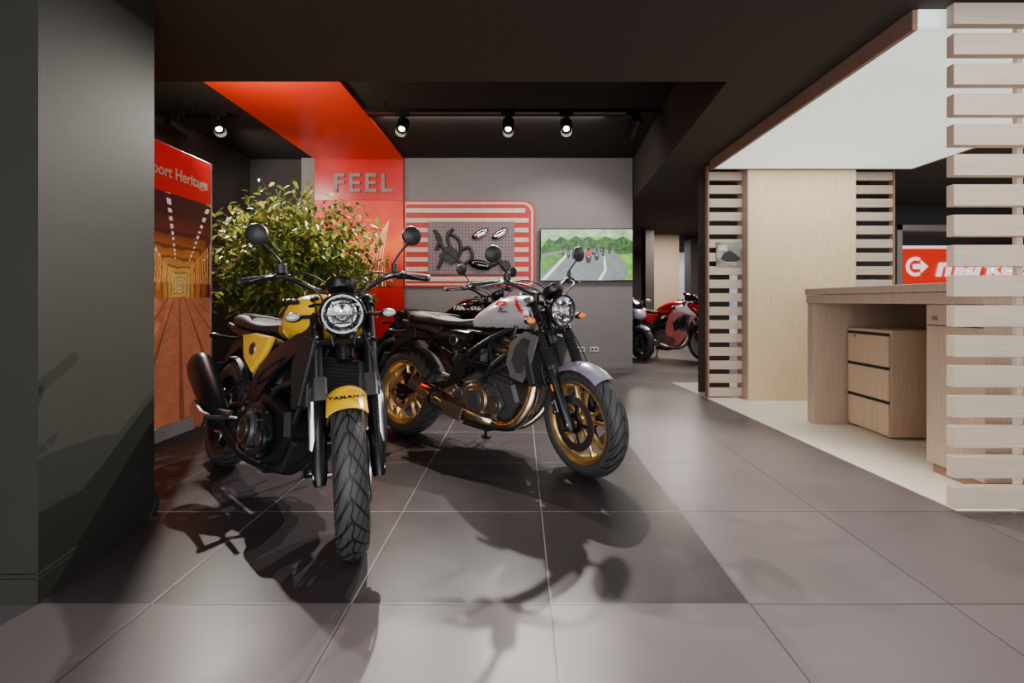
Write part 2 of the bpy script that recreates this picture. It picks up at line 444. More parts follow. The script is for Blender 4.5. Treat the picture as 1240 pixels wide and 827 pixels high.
        if not sport:
            mz = o.get('mz', .17)
            m0 = c0+Vector((.03, -sd*.03, .02)); m1 = m0+Vector((.02, sd*.02, mz*.45)); m2 = m0+Vector((.02, sd*.075, mz*.86))
            tube(p, [m0, m0+Vector((.01, 0, .03)), m1, m2], .0055, BLK, 8, 5)
            md = Vector((-1, -sd*.18, .05)).normalized(); mc = m2+Vector((0, sd*.012, .028)); mr = o.get('mr', .056)
            lathe(p, [(.001, -.022), (mr*.6, -.02), (mr*.92, -.010), (mr, 0), (mr*.98, .005), (mr*.92, .003)], mc, md, PLA, 32)
            lathe(p, [(mr*.93, .0025), (.001, .003)], mc, md, MIRR, 32)
        tube(p, [c0+Vector((.05, -sd*.03, .0)), (1.2, sd*.17, 1.05), (1.22, sd*.08, .98), fk(.5, .05, sd*.04)], .0048, PLA, 8, 6)
        tube(p, [c0+Vector((.04, -sd*.05, .0)), (1.17, sd*.13, 1.08), (1.2, sd*.03, 1.0), fk(.56, -.02, -sd*.05)], .0042, PLA, 8, 6)
    p.done()
    # rear wheel
    p = Part('rear_wheel', root); wheel(p, (0, 0, .302), WR, .17 if o['big'] else .135, .218, o['rim'], [(-1, .115)], 5)
    ylathe(p, [(.05, .074), (.095, .074), (.1, .078), (.095, .082), (.05, .082)], (0, 0, .302), STL, 44, True)
    p.done()
    # swingarm + chain + shock
    p = Part('swingarm', root)
    for sd in (-1, 1):
        y = sd*.115
        tube(p, [(.56, sd*.09, .40), (.45, y, .40), (.2, y, .345), (-.04, y, .302)], [.033, .03, .024, .022], o['swing'], 12, 5)
        box(p, (-.01, y, .302), (.09, .022, .05), o['swing'], None, .006)
        cyl(p, (0, sd*.125, .302), (0, sd*.145, .302), .02, STL)
    tube(p, [(.42, -.11, .39), (.42, .11, .39)], .03, o['swing'], 12)
    tube(p, [(.0, .078, .4), (.3, .078, .425), (.6, .078, .43), (.66, .078, .39), (.6, .078, .355), (.3, .078, .26), (0, .078, .204)], .0085, STL, 6, 3)
    box(p, (.22, .085, .43), (.36, .03, .012), PLA, Matrix.Rotation(-.03, 3, 'Y'))
    box(p, (.07, -.085, .40), (.09, .045, .05), BLK, Matrix.Rotation(.8, 3, 'Y'), .01)
    sp = [Vector((.40+.05*t-.0+.028*cos(t*2*pi*7), .028*sin(t*2*pi*7), .45+.24*t)) for t in [i/84 for i in range(85)]]
    tube(p, sp, .006, o.get('spring', BLK), 6)
    tube(p, [(.39, 0, .42), (.46, 0, .72)], .014, STL, 10)
    prof = [(.315, -.07), (.325, -.05), (.328, 0), (.325, .05), (.315, .07), (.31, .07), (.32, .048), (.323, 0), (.32, -.048), (.31, -.07)]
    ylathe(p, prof, (0, 0, .302), PLA, 16, True, radians(30), radians(105))
    p.done()
    # frame
    p = Part('frame', root)
    tube(p, [fk(.47, -.04), fk(.7, -.04)], .038, o['frame'], 16)
    for sd in (-1, 1):
        y = sd
        if o['yellow']:
            prism(p, [(1.13, .88), (1.12, .80), (.98, .70), (.80, .60), (.66, .46), (.60, .33), (.50, .33), (.53, .50), (.60, .62), (.75, .72), (.95, .79)], y*.10, y*.135, o['frame'], .01)
            tube(p, [(1.10, y*.03, .80), (1.06, y*.07, .62), (1.02, y*.09, .45), (.95, y*.09, .28), (.8, y*.09, .22)], .017, o['frame'], 10, 4)
        else:
            tube(p, [(1.12, y*.04, .86), (1.0, y*.10, .80), (.8, y*.15, .70), (.62, y*.15, .56), (.55, y*.12, .36)], .018, o['frame'], 12, 5)
            tube(p, [(1.10, y*.04, .77), (.98, y*.12, .66), (.86, y*.16, .55), (.78, y*.16, .42)], .016, o['frame'], 12, 5)
            for a, b in (((1.0, .80), (.98, .66)), ((.98, .66), (.80, .70)), ((.80, .70), (.86, .55)), ((.86, .55), (.64, .58))):
                tube(p, [(a[0], y*.13, a[1]), (b[0], y*.15, b[1])], .012, o['frame'], 10)
            prism(p, [(.66, .60), (.60, .33), (.50, .30), (.49, .40), (.56, .60)], y*.10, y*.15, o['frame'], .01)
        tube(p, [(.80, y*.11, .74), (.6, y*.11, .755), (.3, y*.11, .765), (.02, y*.09, .80), (-.02, y*.05, .805)], .013, o['frame'], 10, 5)
        tube(p, [(.55, y*.12, .50), (.4, y*.12, .62), (.18, y*.105, .765)], .012, o['frame'], 10, 4)
        tube(p, [(.56, y*.14, .36), (.52, y*.2, .355)], .008, STL, 8); tube(p, [(.52, y*.2, .355), (.52, y*.29, .355)], .012, RUB, 10)
        tube(p, [(.40, y*.13, .52), (.32, y*.17, .42)], .009, BLK, 8); tube(p, [(.30, y*.16, .43), (.28, y*.24, .43)], .011, RUB, 10)
        prism(p, [(.58, .42), (.62, .34), (.52, .31), (.48, .38)], y*.145, y*.158, ALU, .003)
        cyl(p, (.56, y*.15, .38), (.56, y*.166, .38), .016, STL, 14)
    fz = .25*TL+.012
    tube(p, [(.60, .13, .27), (.56, .20, .14), (.53, .245, fz)], .011, BLK, 10); box(p, (.53, .25, fz), (.07, .035, .014), BLK, None, .004)
    tube(p, [(.62, -.16, .35), (.75, -.18, .30), (.80, -.19, .31)], .007, STL, 8, 3)
    tube(p, [(.50, .16, .35), (.70, .17, .29), (.76, .18, .30)], .007, STL, 8, 3)
    p.done()
    # engine
    p = Part('engine', root)
    em = o['eng']
    prism(p, [(.56, .28), (.60, .46), (.72, .52), (.86, .50), (1.0, .46), (1.04, .36), (.98, .24), (.84, .19), (.66, .20)], -.13, .13, em, .02)
    for sd in (-1, 1):
        prism(p, [(.60, .30), (.64, .44), (.76, .47), (.90, .43), (.96, .34), (.90, .25), (.74, .22)], sd*.13, sd*.165, em, .015)
        rc_ = .098 if o['big'] else .08
        cyl(p, (.76, sd*.16, .345), (.76, sd*.195, .345), rc_, o['cover'], 36)
        cyl(p, (.76, sd*.195, .345), (.76, sd*.203, .345), .065, em, 30)
        lathe(p, [(.045, 0), (.045, .003), (.052, .003), (.052, 0)], (.76, sd*.203, .345), (0, sd, 0), STL, 30)
        cyl(p, (.90, sd*.155, .33), (.90, sd*.18, .33), .055, em, 26)
        cyl(p, (.90, sd*.18, .33), (.90, sd*.186, .33), .032, o['cover'], 22)
        cyl(p, (.62, sd*.15, .37), (.62, sd*.175, .37), .035, em, 20)
        for k in range(10):
            a = 2*pi*k/10; q = Vector((.76+(rc_+.007)*cos(a), sd*.166, .345+(rc_+.007)*sin(a)))
            cyl(p, q, q+Vector((0, sd*.014, 0)), .007, STL, 8)
        for bx, bz in ((.60, .31), (.65, .45), (.90, .44), (.965, .34), (.89, .255)):
            cyl(p, (bx, sd*.16, bz), (bx, sd*.172, bz), .0065, STL, 8)
    cw = .24 if o['big'] else .15
    ca = Vector((.24, 0, .97)).normalized(); cr = Matrix.Rotation(math.atan2(.24, .97), 3, 'Y')
    base = Vector((.90, 0, .46))
    for i in range(11):
        box(p, base+ca*(.01+i*.014), (.17 if i % 2 == 0 else .15, cw+.02 if i % 2 == 0 else cw-.01, .010 if i % 2 == 0 else .014), em, cr, .003)
    box(p, base+ca*.20, (.17, cw+.01, .07), em, cr, .012)
    box(p, base+ca*.25, (.14, cw-.01, .05), o['cover'], cr, .02)
    for sd in (-1, 1):
        cyl(p, base+ca*.20+Vector((0, sd*(cw/2), 0)), base+ca*.20+Vector((0, sd*(cw/2+.02), 0)), .035, o['cover'], 20)
        cyl(p, base+ca*.12+Vector((-.09, sd*.04, .06)), base+ca*.12+Vector((-.20, sd*.04, .12)), .03, RUB, 16)
        for dx in (-.06, .06):
            q = base+ca*.17+Vector((dx, sd*(cw/2), 0)); cyl(p, q, q+Vector((0, sd*.014, 0)), .008, STL, 8)
    box(p, (.66, 0, .60), (.18, .20, .16), PLA, None, .03)
    box(p, (.70, 0, .505), (.14, .12, .05), em, None, .02)
    for sd in (-1, 1):
        tube(p, [(.80, sd*.12, .50), (.92, sd*.15, .55), (1.04, sd*.13, .60), (1.12, sd*.10, .66)], .013, RUB, 10, 4)
        tube(p, [(.62, sd*.13, .52), (.74, sd*.16, .60), (.9, sd*.13, .70)], .006, PLA, 8, 4)
        tube(p, [(.56, sd*.12, .30), (.66, sd*.17, .24), (.85, sd*.14, .22)], .006, STL, 8, 4)
    rw = .34 if o['big'] else .22; rh = .25 if o['big'] else .2
    rc = Vector((1.125, 0, .60)); rr = Matrix.Rotation(radians(-18), 3, 'Y')
    box(p, rc, (.03, rw, rh), RADM, rr, .004)
    for sd in (-1, 1): box(p, rc+Vector((0, sd*(rw/2+.008), 0)), (.045, .03, rh+.02), o.get('radside', PLA), rr, .006)
    for q in (-1, 1): box(p, rc+rr @ Vector((0, 0, q*(rh/2+.006))), (.04, rw, .018), PLA, rr, .004)
    for i in range(12): box(p, rc+rr @ Vector((.017, 0, -rh/2+.015+i*(rh-.03)/11)), (.004, rw-.02, .003), BLK, rr, .001)
    if o['big']:
        for sd in (-1, 1):
            pl = [(1.19, .74), (1.10, .77), (1.00, .70), (.98, .58), (1.02, .50), (1.10, .48), (1.15, .58)]
            prism(p, pl, sd*.175, sd*.19, o.get('radplate', mat('shroud_grey', (96, 96, 100), .4, .3)), .005)
            prism(p, [(1.14, .72), (1.09, .73), (1.04, .68), (1.02, .60), (1.06, .53), (1.10, .54), (1.12, .62)], sd*.189, sd*.194, RADM, .003)
    else:
        for sd in (-1, 1): prism(p, [(1.17, .78), (1.06, .79), (1.0, .66), (1.08, .48), (1.14, .50)], sd*.13, sd*.15, PLA, .006)
    prism(p, [(1.05, .33), (.98, .20), (.80, .155), (.60, .17), (.62, .22), (.9, .25), (1.0, .36)], -.10, .10, PLA, .01)
    p.done()
    # exhaust
    p = Part('exhaust', root)
    xs = (-.05, .05) if o['big'] else (0,)
    for y in xs:
        tube(p, [(.99, y, .63), (1.06, y, .60), (1.13, y*1.5, .50), (1.12, y*1.4-.02, .34), (1.02, y-.06, .22), (.88, y*.5-.10, .20)], .022 if o['big'] else .018, o['header'], 14, 6)
        for q in range(2): cyl(p, (1.0+q*.02, y, .626-q*.01), (1.01+q*.02, y, .622-q*.01), .032, STL, 14)
    if o['muff'] == 'low':
        tube(p, [(.96, -.10, .22), (.88, -.14, .23), (.80, -.17, .245), (.60, -.19, .29), (.42, -.20, .345), (.34, -.20, .37), (.28, -.205, .395)], [.03, .042, .05, .056, .056, .05, .04], o['header'], 24, 4)
        tube(p, [(.35, -.202, .37), (.25, -.207, .405)], .046, STL, 22); tube(p, [(.26, -.206, .402), (.245, -.207, .408)], .036, PLA, 20)
        tube(p, [(.46, -.198, .333), (.44, -.2, .339)], .060, BLK, 22)
        tube(p, [(1.13, -.10, .52), (1.12, -.13, .36), (1.05, -.15, .25), (.96, -.15, .22), (.86, -.15, .235)], .032, o['header'], 16, 6)
        prism(p, [(.74, .30), (.72, .22), (.58, .25), (.56, .33)], -.252, -.262, BRZC, .004)
    else:
        tube(p, [(.88, -.10, .20), (.7, -.14, .21), (.54, -.16, .25), (.44, -.175, .30)], .022, o['header'], 14, 5)
        a, b = Vector((.45, -.19, .31)), Vector((-.02, -.225, .575))
        d_ = (b-a).normalized(); side = Vector((0, 1, 0)); up = d_.cross(side).normalized()
        rings = []
        for t, rr_ in ((0, .03), (.05, .05), (.12, .062), (.5, .072), (.85, .076), (.95, .07), (1, .058)):
            q = a.lerp(b, t); rings.append([q+side*(rr_*.82*cos(2*pi*j/28))+up*(rr_*1.1*sin(2*pi*j/28)) for j in range(28)])
        loft(p, rings, BLK)
        cyl(p, b, b+d_*.012, .045, STL, 24); cyl(p, b+d_*.006, b+d_*.02, .022, PLA, 16)
        prism(p, [(.50, .37), (.46, .30), (.36, .28), (.20, .36), (.24, .40), (.40, .37)], -.262, -.280, ALU, .006)
        prism(p, [(.60, .40), (.56, .36), (.38, .33), (.40, .38)], -.20, -.215, ALU, .004)
    p.done()
    # tank
    p = Part('fuel_tank', root)
    tk = o['tankm']
    body(p, [(.60, .79, .83, .05), (.63, .76, .865, .085), (.72, .75, .92, .118), (.84, .75, .972, .155), (.96, .76, .99, .168), (1.05, .78, .98, .155), (1.11, .82, .945, .11), (1.13, .86, .92, .05)], tk, 10, 72, 2.6)
    lathe(p, [(.001, .016), (.036, .016), (.042, .008), (.042, -.01)], (.96, 0, .988), (0, 0, 1), o.get('capm', BLK), 28)
    p.done()
    for sd in (-1, 1):
        for tx, sz, tm, px_, pz_ in o['tanktext']:
            text(tx, sz, tm, frame((px_, sd*.163, pz_), (-sd*1, 0, 0), (0, -sd*.2, 1)), root, 'tank_lettering', .004, 1.15, 1.05, bold=.0008)
    # seat
    p = Part('seat', root)
    if sport:
        body(p, [(.40, .76, .82, .06), (.45, .76, .84, .12), (.6, .75, .82, .12), (.68, .76, .82, .07)], o['seatm'])
        body(p, [(-.16, .97, .98, .02), (-.12, .90, .99, .07), (.05, .84, .98, .11), (.2, .80, .95, .12), (.4, .70, .86, .12), (.55, .68, .78, .1)], tk)
    else:
        body(p, [(.0, .80, .84, .06), (.02, .79, .862, .10), (.10, .785, .878, .128), (.25, .78, .868, .142), (.38, .775, .843, .138), (.5, .775, .832, .125), (.6, .775, .840, .095), (.655, .785, .850, .06), (.67, .80, .84, .03)], o['seatm'], 6, 40, 2.8)
        for i in range(9):
            x = .06+i*.035
            tube(p, [(x, -.120, .83), (x, -.10, .871-abs(x-.1)*.05), (x, 0, .880-abs(x-.1)*.06), (x, .10, .871-abs(x-.1)*.05), (x, .120, .83)], .0035, o['seatm'], 6, 3)
    p.done()
    # side panels / tail
    p = Part('tail_section', root)
    for sd in (-1, 1):
        prism(p, [(.72, .765), (.67, .68), (.55, .58), (.42, .64), (.34, .76), (.5, .775)] if o['yellow'] else [(.66, .75), (.62, .66), (.52, .60), (.40, .66), (.36, .74), (.5, .765)], sd*.115, sd*.150, o['side'], .012)
        if not sport:
            cyl(p, (.53, sd*.146, .695), (.53, sd*.156, .695), .034, o.get('badge', ALU), 28)
            cyl(p, (.53, sd*.155, .695), (.53, sd*.159, .695), .026, BLK, 28)
            prism(p, [(.40, .775), (.38, .73), (.10, .765), (-.02, .80), (.0, .815), (.2, .79)], sd*.105, sd*.128, PLA, .006)
        tube(p, [(-.06, sd*.04, .73), (-.07, sd*.14, .73)], .008, BLK, 8)
        ball(p, (-.07, sd*.160, .73), (.026, .03, .018), BLK, 12); ball(p, (-.078, sd*.160, .73), (.022, .026, .016), o['sig'], 12)
    if not sport:
        box(p, (-.02, 0, .80), (.06, .14, .05), PLA, None, .015)
        lathe(p, [(.001, .03), (.025, .028), (.038, .018), (.042, 0), (.04, -.02)], (-.04, 0, .79), (-1, 0, .0), REDL, 24)
    prism(p, [(.06, .78), (-.04, .76), (-.16, .66), (-.26, .48), (-.24, .475), (-.12, .62), (.06, .70)], -.045, .045, PLA, .006)
    box(p, (-.235, 0, .52), (.008, .17, .11), mat('plate_holder', (60, 60, 60), .4), Matrix.Rotation(.42, 3, 'Y'))
    box(p, (.30, 0, .72), (.42, .17, .09), PLA, None, .02)
    if sport:
        for sd in (-1, 1):
            loft(p, [[(x, sd*(y0+dy), z) for x, z, dy in ((1.28, .86, -.10), (1.20, .98, -.05), (1.0, .90, .02), (.86, .74, .03), (.80, .48, .01), (.84, .28, -.02), (1.0, .24, -.04), (1.12, .42, -.03), (1.16, .60, -.03), (1.26, .72, -.07))] for y0 in (.17, .19)], o['fairing'])
            prism(p, [(1.0, .70), (.92, .60), (.95, .48), (1.06, .55)], sd*.205, sd*.215, BLK, .004)
            tube(p, [(1.16, sd*.14, .98), (1.15, sd*.3, 1.06)], .007, BLK, 8); ball(p, (1.14, sd*.34, 1.08), (.025, .07, .035), o['fairing'], 14)
        body(p, [(1.40, .76, .78, .03), (1.37, .73, .84, .10), (1.30, .72, .92, .15), (1.2, .78, .98, .17), (1.12, .86, 1.0, .15)], o['fairing'])
        body(p, [(1.32, .92, .925, .06), (1.26, .93, 1.02, .11), (1.16, .95, 1.10, .12), (1.08, .97, 1.12, .10)], BLKG, 5)
    p.done()
    return root

def tank_yellow(c):
    if abs(c.y) > .05 and c.z < .90:
        u = c.x-.6*(c.z-.8)
        for a in (.68, .715, .75, .785):
            if a < u < a+.017: return BTXT
    if abs(c.y) < .03 and c.z > .9: return BTXT
    return YEL
def tank_white(c):
    if abs(c.y) < .02 and c.z > .85: return BTXT
    if .02 < abs(c.y) < .05 and c.z > .85: return REDP
    if c.z < .785: return BLK
    u = c.x+.8*(c.z-.9)
    if 1.02 < u < 1.045: return REDP
    return WHT
def tank_black(c):
    return BLKG
base_o = dict(big=True, yellow=False, rim=GOLD, discs=[(-1, .15), (1, .15)], slider=BLK, upper=STL, gaiter=True, fender=LAV, hring=BLK, sig=AMB, swing=BLK,
              frame=BLK, eng=GUN, cover=BRZC, header=BRZ, muff='low', tankm=tank_white, tanktext=[('XSR', .042, RTXT, .90, .925), ('700', .042, BTXT, .92, .885)], seatm=SEATM, side=BLKG, hr=.086, f0=52, f1=140, spring=STL, mr=.05, mz=.13)
yel_o = dict(base_o, big=False, yellow=True, rim=BLK, discs=[(1, .13)], gaiter=False, upper=BLK, fender=YEL, hring=BLKG, sig=CLR, eng=BLK, cover=GUN, header=BLK, muff='high', tankm=tank_yellow,
             tanktext=[('YAMAHA', .038, BTXT, .90, .93)], side=YEL, hr=.085, f0=58, f1=150, spring=REDP, mr=.047, mz=.155)
blk_o = dict(base_o, rim=BLK, tankm=tank_black, tanktext=[('YAMAHA', .055, WTXT, .93, .88)], fender=BLKG, cover=GUN, header=STL, side=BLKG)
red_o = dict(base_o, sport=True, fairing=REDP, tankm=lambda c: REDP, tanktext=[], gaiter=False, rim=LAV, seatm=PLA, side=REDP, fender=REDP)
sil_o = dict(red_o, fairing=LAV, tankm=lambda c: LAV, side=LAV, fender=LAV, rim=BLK)
gry_o = dict(base_o, rim=LAV, tankm=lambda c: BLKG, tanktext=[], fender=PLA, side=ALU, cover=STL)

moto((-1.82, 2.78), (-.705, 1.80), -30, yel_o, 11)
moto((-.86, 3.44), (.355, 2.60), -22, base_o, 6)
moto((-1.34, 4.88), (-.06, 4.15), -15, blk_o, 6)
moto((1.85, 8.25), (3.05, 7.45), -10, red_o, 3)
moto((1.45, 8.9), (2.05, 7.70), -5, sil_o, 3)
moto((2.0, 10.9), (2.6, 9.7), -5, gry_o, 3)
moto((2.9, 11.6), (4.0, 10.8), -10, red_o, 3)

# ---------------------------------------------------------------- room
CEIL = mat('ceiling_paint_dark', (68, 60, 56), .85, 0, var=.04, bump=.08, bscale=90, spec=.3)
CEILB = mat('ceiling_paint_black', (46, 41, 39), .85, 0, var=.05, bump=.08, bscale=90, spec=.3)
COLM = mat('column_paint_green_black', (50, 51, 47), .6, 0, var=.04, scale=5, bump=.05, bscale=160, spec=.22)
GREY = mat('wall_paint_grey', (124, 119, 119), .8, 0, var=.03, scale=8, bump=.05)
DARKW = mat('wall_paint_dark', (46, 42, 41), .8, 0, var=.05)
TAUPE = mat('wall_paint_taupe', (156, 138, 118), .7, 0, var=.08)
REDW = mat('red_panel_paint', (188, 14, 12), .32, 0, var=.06, scale=4)
REDW_LIT = mat('red_panel_lit', (232, 54, 12), .34, 0, var=.06, scale=3)  # oranger than the wall red: spotlight glow put into the colour

def slab(name, poly, z0, z1, m):
    p = Part(name)
    n = len(poly); vs = [(a, b, z0) for a, b in poly]+[(a, b, z1) for a, b in poly]
    p.add(vs, [tuple(range(n)), tuple(range(n, 2*n))]+[(i, (i+1) % n, n+(i+1) % n, n+i) for i in range(n)], m, False)
    return p.done()
def wallb(name, x0, x1, y0, y1, z0, z1, m):
    return slab(name, [(x0, y0), (x1, y0), (x1, y1), (x0, y1)], z0, z1, m)
slab('floor', [(-3.8, -4), (13, -4), (13, 14), (-3.8, 14)], -.1, 0, M_FLOOR)
slab('ceiling', [(-3.8, -4), (13, -4), (13, 14), (1.6, 14), (1.58, 6.32), (1.34, 2.94), (-3.8, 2.94)], 2.42, 3.2, CEIL)
slab('ceiling_recess', [(-3.8, 2.94), (1.34, 2.94), (1.58, 6.32), (1.6, 14), (-3.8, 14)], 3.0, 3.2, CEILB)
wallb('wall_left', -3.9, -3.8, -4, 14, 0, 3.2, DARKW)
wallb('wall_far', -3.8, 13, 13.9, 14, 0, 3.2, DARKW)
wallb('wall_right', 13, 13.1, -4, 14, 0, 3.2, DARKW)
p = Part('wall_back'); b2(p, -3.05, 1.565, 6.34, 6.5, 0, 3.0, GREY); p.done()
wallb('wall_back_dark', -3.8, -3.05, 6.4, 6.5, 0, 3.0, DARKW)
slab('column', [(-1.605, 1.515), (-1.745, 2.17), (-3.79, 2.17), (-3.79, 1.515)], 0, 2.42, COLM)
p = Part('baseboard_column')
for zz0, zz1, e in ((0, .082, .014), (.082, .094, .008)):
    poly = [(-1.605+e, 1.515-e), (-1.745+e, 2.17+e), (-3.78, 2.17+e), (-3.78, 1.515-e)]
    n = 4; vs = [(a, b, zz0) for a, b in poly]+[(a, b, zz1) for a, b in poly]
    p.add(vs, [tuple(range(n)), tuple(range(n, 2*n))]+[(i, (i+1) % n, n+(i+1) % n, n+i) for i in range(n)], COLM, False)
p.done()
p = Part('baseboard_back'); b2(p, -1.60, 1.57, 6.322, 6.342, 0, .08, mat('skirting_grey', (100, 95, 94), .5)); p.done()
p = Part('pillar'); b2(p, 2.75, 3.35, 9.6, 10.2, 0, 2.42, TAUPE); p.done()
p = Part('pillar'); b2(p, 3.75, 4.15, 10.0, 10.4, 0, 2.42, DARKW); p.done()
p = Part('pillar'); b2(p, 2.45, 2.62, 8.9, 9.2, 0, 2.42, DARKW); p.done()
p = Part('wall_window')
for x0, x1, z0, z1 in ((4.3, 5.6, 0, 2.42), (5.6, 10, 2.14, 2.42), (5.6, 10, 0, .85), (9.2, 13, .85, 2.14)): b2(p, x0, x1, 6.8, 6.95, z0, z1, DARKW)
p.done()
p = Part('window_1'); FR = mat('window_frame', (150, 138, 128), .4, .3)
b2(p, 5.6, 5.68, 6.76, 6.9, .85, 2.14, FR); b2(p, 9.12, 9.2, 6.76, 6.9, .85, 2.14, FR)
b2(p, 5.6, 9.2, 6.76, 6.9, 2.06, 2.14, FR); b2(p, 5.6, 9.2, 6.74, 6.92, .85, .9, FR)
p.done()
p = Part('street_backdrop'); b2(p, 4.6, 13, 13.2, 13.4, 0, 3.2, mat('exterior_bright', (195, 205, 215), .8, emit=.6, var=.4, scale=1.3)); p.done()  # glowing backdrop: sunlight on the street outside put into its emission
sg = empty('shop_sign', (0, 0, 0))
p = Part('sign_board', sg); RS = mat('sign_red', (226, 40, 22), .4, emit=.8); WS = mat('sign_white', (250, 248, 245), .4, emit=1.1)
b2(p, 7.75, 12.6, 9.4, 9.5, 1.25, 2.10, RS, .02); b2(p, 7.7, 12.65, 9.38, 9.52, 2.10, 2.15, WS, .01); b2(p, 7.7, 12.65, 9.38, 9.52, 1.17, 1.25, WS, .01)
# round-backed logo: disc with arrow cut
lc = (8.16, 1.72)
pts = [(lc[0]+.20*cos(a), lc[1]+.20*sin(a)) for a in [radians(60+240*i/20) for i in range(21)]]
inn = [(lc[0]+.13*cos(a), lc[1]+.13*sin(a)) for a in [radians(60+240*i/20) for i in range(21)]]
vs = [(a, 9.39, b) for a, b in pts]+[(a, 9.39, b) for a, b in inn]
p.add(vs, [(i, i+1, 22+i, 21+i) for i in range(20)], WS, False)
p.add([(lc[0]+.26, 9.388, lc[1]), (lc[0]+.10, 9.388, lc[1]+.14), (lc[0]+.10, 9.388, lc[1]+.05), (lc[0]-.06, 9.388, lc[1]+.05), (lc[0]-.06, 9.388, lc[1]-.05), (lc[0]+.10, 9.388, lc[1]-.05), (lc[0]+.10, 9.388, lc[1]-.14)], [(0, 1, 2, 3, 4, 5, 6)], WS, False)
p.done()
text('market', .56, WS, frame((8.56, 9.38, 1.70), (1, 0, 0), (0, 0, 1)), sg, 'sign_letters', .01, 1.15, 1, 'LEFT', shear=.2, bold=.016)

# red ceiling + wall panel
rf = empty('red_feature_panel')
p = Part('painted_panels', rf)
b2(p, -2.84, -1.615, 2.96, 6.30, 2.965, 2.992, REDW_LIT)
b2(p, -2.84, -1.615, 6.28, 6.335, 2.40, 2.992, REDW)
b2(p, -2.84, -1.615, 6.29, 6.335, 0, 1.2, REDW)
p.done()
text('FEEL', .36, GTXT, frame((-2.17, 6.272, 2.62), (1, 0, 0), (0, 0, 1)), rf, 'letters', .012, .98, 1.25, bold=.007)
def poster_mat(name, fn):
    m = bpy.data.materials.new(name); m.use_nodes = True; nt = m.node_tree
    b = nt.nodes['Principled BSDF']; b.inputs['Roughness'].default_value = .45
    fn(nt.nodes, nt.links, b); return m
def trail(N, L, b):
    g = N.new('ShaderNodeNewGeometry'); s = N.new('ShaderNodeSeparateXYZ'); L.new(g.outputs['Position'], s.inputs[0])
    nz = N.new('ShaderNodeTexNoise'); nz.inputs['Scale'].default_value = 3; nz.inputs['Detail'].default_value = 6; L.new(g.outputs['Position'], nz.inputs[0])
    v = math_node(N, L, 'MULTIPLY_ADD', nz.outputs[0], .7, math_node(N, L, 'SUBTRACT', math_node(N, L, 'DIVIDE', math_node(N, L, 'SUBTRACT', s.outputs[2], 1.2), 1.2), .35))
    r = N.new('ShaderNodeValToRGB'); e = r.color_ramp.elements
    e[0].position = 0; e[0].color = lin((110, 10, 5))+(1,); e[1].position = 1; e[1].color = lin((190, 34, 20))+(1,)
    for q, c in ((.3, (205, 44, 10)), (.5, (255, 110, 36)), (.62, (236, 66, 16)), (.8, (210, 40, 18))):
        x = e.new(q); x.color = lin(c)+(1,)
    L.new(v, r.inputs[0]); L.new(r.outputs[0], b.inputs['Base Color']); L.new(r.outputs[0], b.inputs['Emission Color']); b.inputs['Emission Strength'].default_value = .35
TRM = poster_mat('poster_print_orange', trail)
p = Part('light_trail_poster', rf); b2(p, -2.84, -1.615, 6.285, 6.335, 1.2, 2.40, TRM)
p.done()
p = Part('light_trails', rf); TRL = mat('trail_print', (255, 226, 170), .5, emit=.7); TRR = mat('trail_print_red', (255, 110, 40), .5, emit=.5)
for i in range(16):
    pts = []
    for t in [j/16 for j in range(17)]:
        x = -1.80-.06*sin(t*3.0)-.040*i*(1-t)**1.2-.06*(1-t)**2; z = 1.21+.92*t
        pts.append((x, z, .002+.010*(1-t)))
    vs = []
    for x, z, w in pts: vs += [(x-w/2, 6.2835-i*.0002, z), (x+w/2, 6.2835-i*.0002, z)]
    p.add(vs, [(2*j, 2*j+1, 2*j+3, 2*j+2) for j in range(16)], TRL if i % 2 else TRR, False)
p.done()
# striped display board
db = empty('parts_display_board')
CRM = mat('board_cream', (212, 190, 170), .5); RB = mat('board_red', (184, 20, 14), .45)
def rrect(p, x0, x1, z0, z1, r, y0, y1, m):
    poly = [(x0, z0), (x1-r*.3, z0)]
    for i in range(5): a = -pi/2+pi/2*i/4; poly.append((x1-r*.3+r*.3*cos(a), z0+r*.3+r*.3*sin(a)))
    for i in range(9): a = pi/2*i/8; poly.append((x1-r+r*cos(a), z1-r+r*sin(a)))
    poly.append((x0, z1))
    prism(p, poly, y0, y1, m, .002)
p = Part('striped_board', db)
rrect(p, -1.60, .205, 1.20, 2.40, .16, 6.30, 6.338, RB)
rrect(p, -1.59, .180, 1.225, 2.375, .14, 6.296, 6.31, CRM)
rrect(p, -1.58, .150, 1.25, 2.345, .12, 6.292, 6.31, RB)
for i in range(8):
    z = 1.28+i*.135; b2(p, -1.59, .115 if i < 7 else .07, 6.287, 6.30, z, z+.062, CRM)
p.done()
def peg(N, L, b):
    g = N.new('ShaderNodeNewGeometry'); s = N.new('ShaderNodeSeparateXYZ'); L.new(g.outputs['Position'], s.inputs[0])
    M = lambda *a: math_node(N, L, *a)
    fx = M('SUBTRACT', M('FRACT', M('MULTIPLY', s.outputs[0], 22)), .5); fz = M('SUBTRACT', M('FRACT', M('MULTIPLY', s.outputs[2], 22)), .5)
    d = M('ADD', M('MULTIPLY', fx, fx), M('MULTIPLY', fz, fz)); h = M('LESS_THAN', d, .04)
    L.new(mix_node(N, L, h, lin((126, 106, 110)), lin((54, 45, 47))), b.inputs['Base Color'])
PEG = poster_mat('pegboard', peg)
p = Part('pegboard', db); b2(p, -1.27, -.08, 6.262, 6.286, 1.37, 2.10, PEG); p.done()
p = Part('hanging_parts', db)
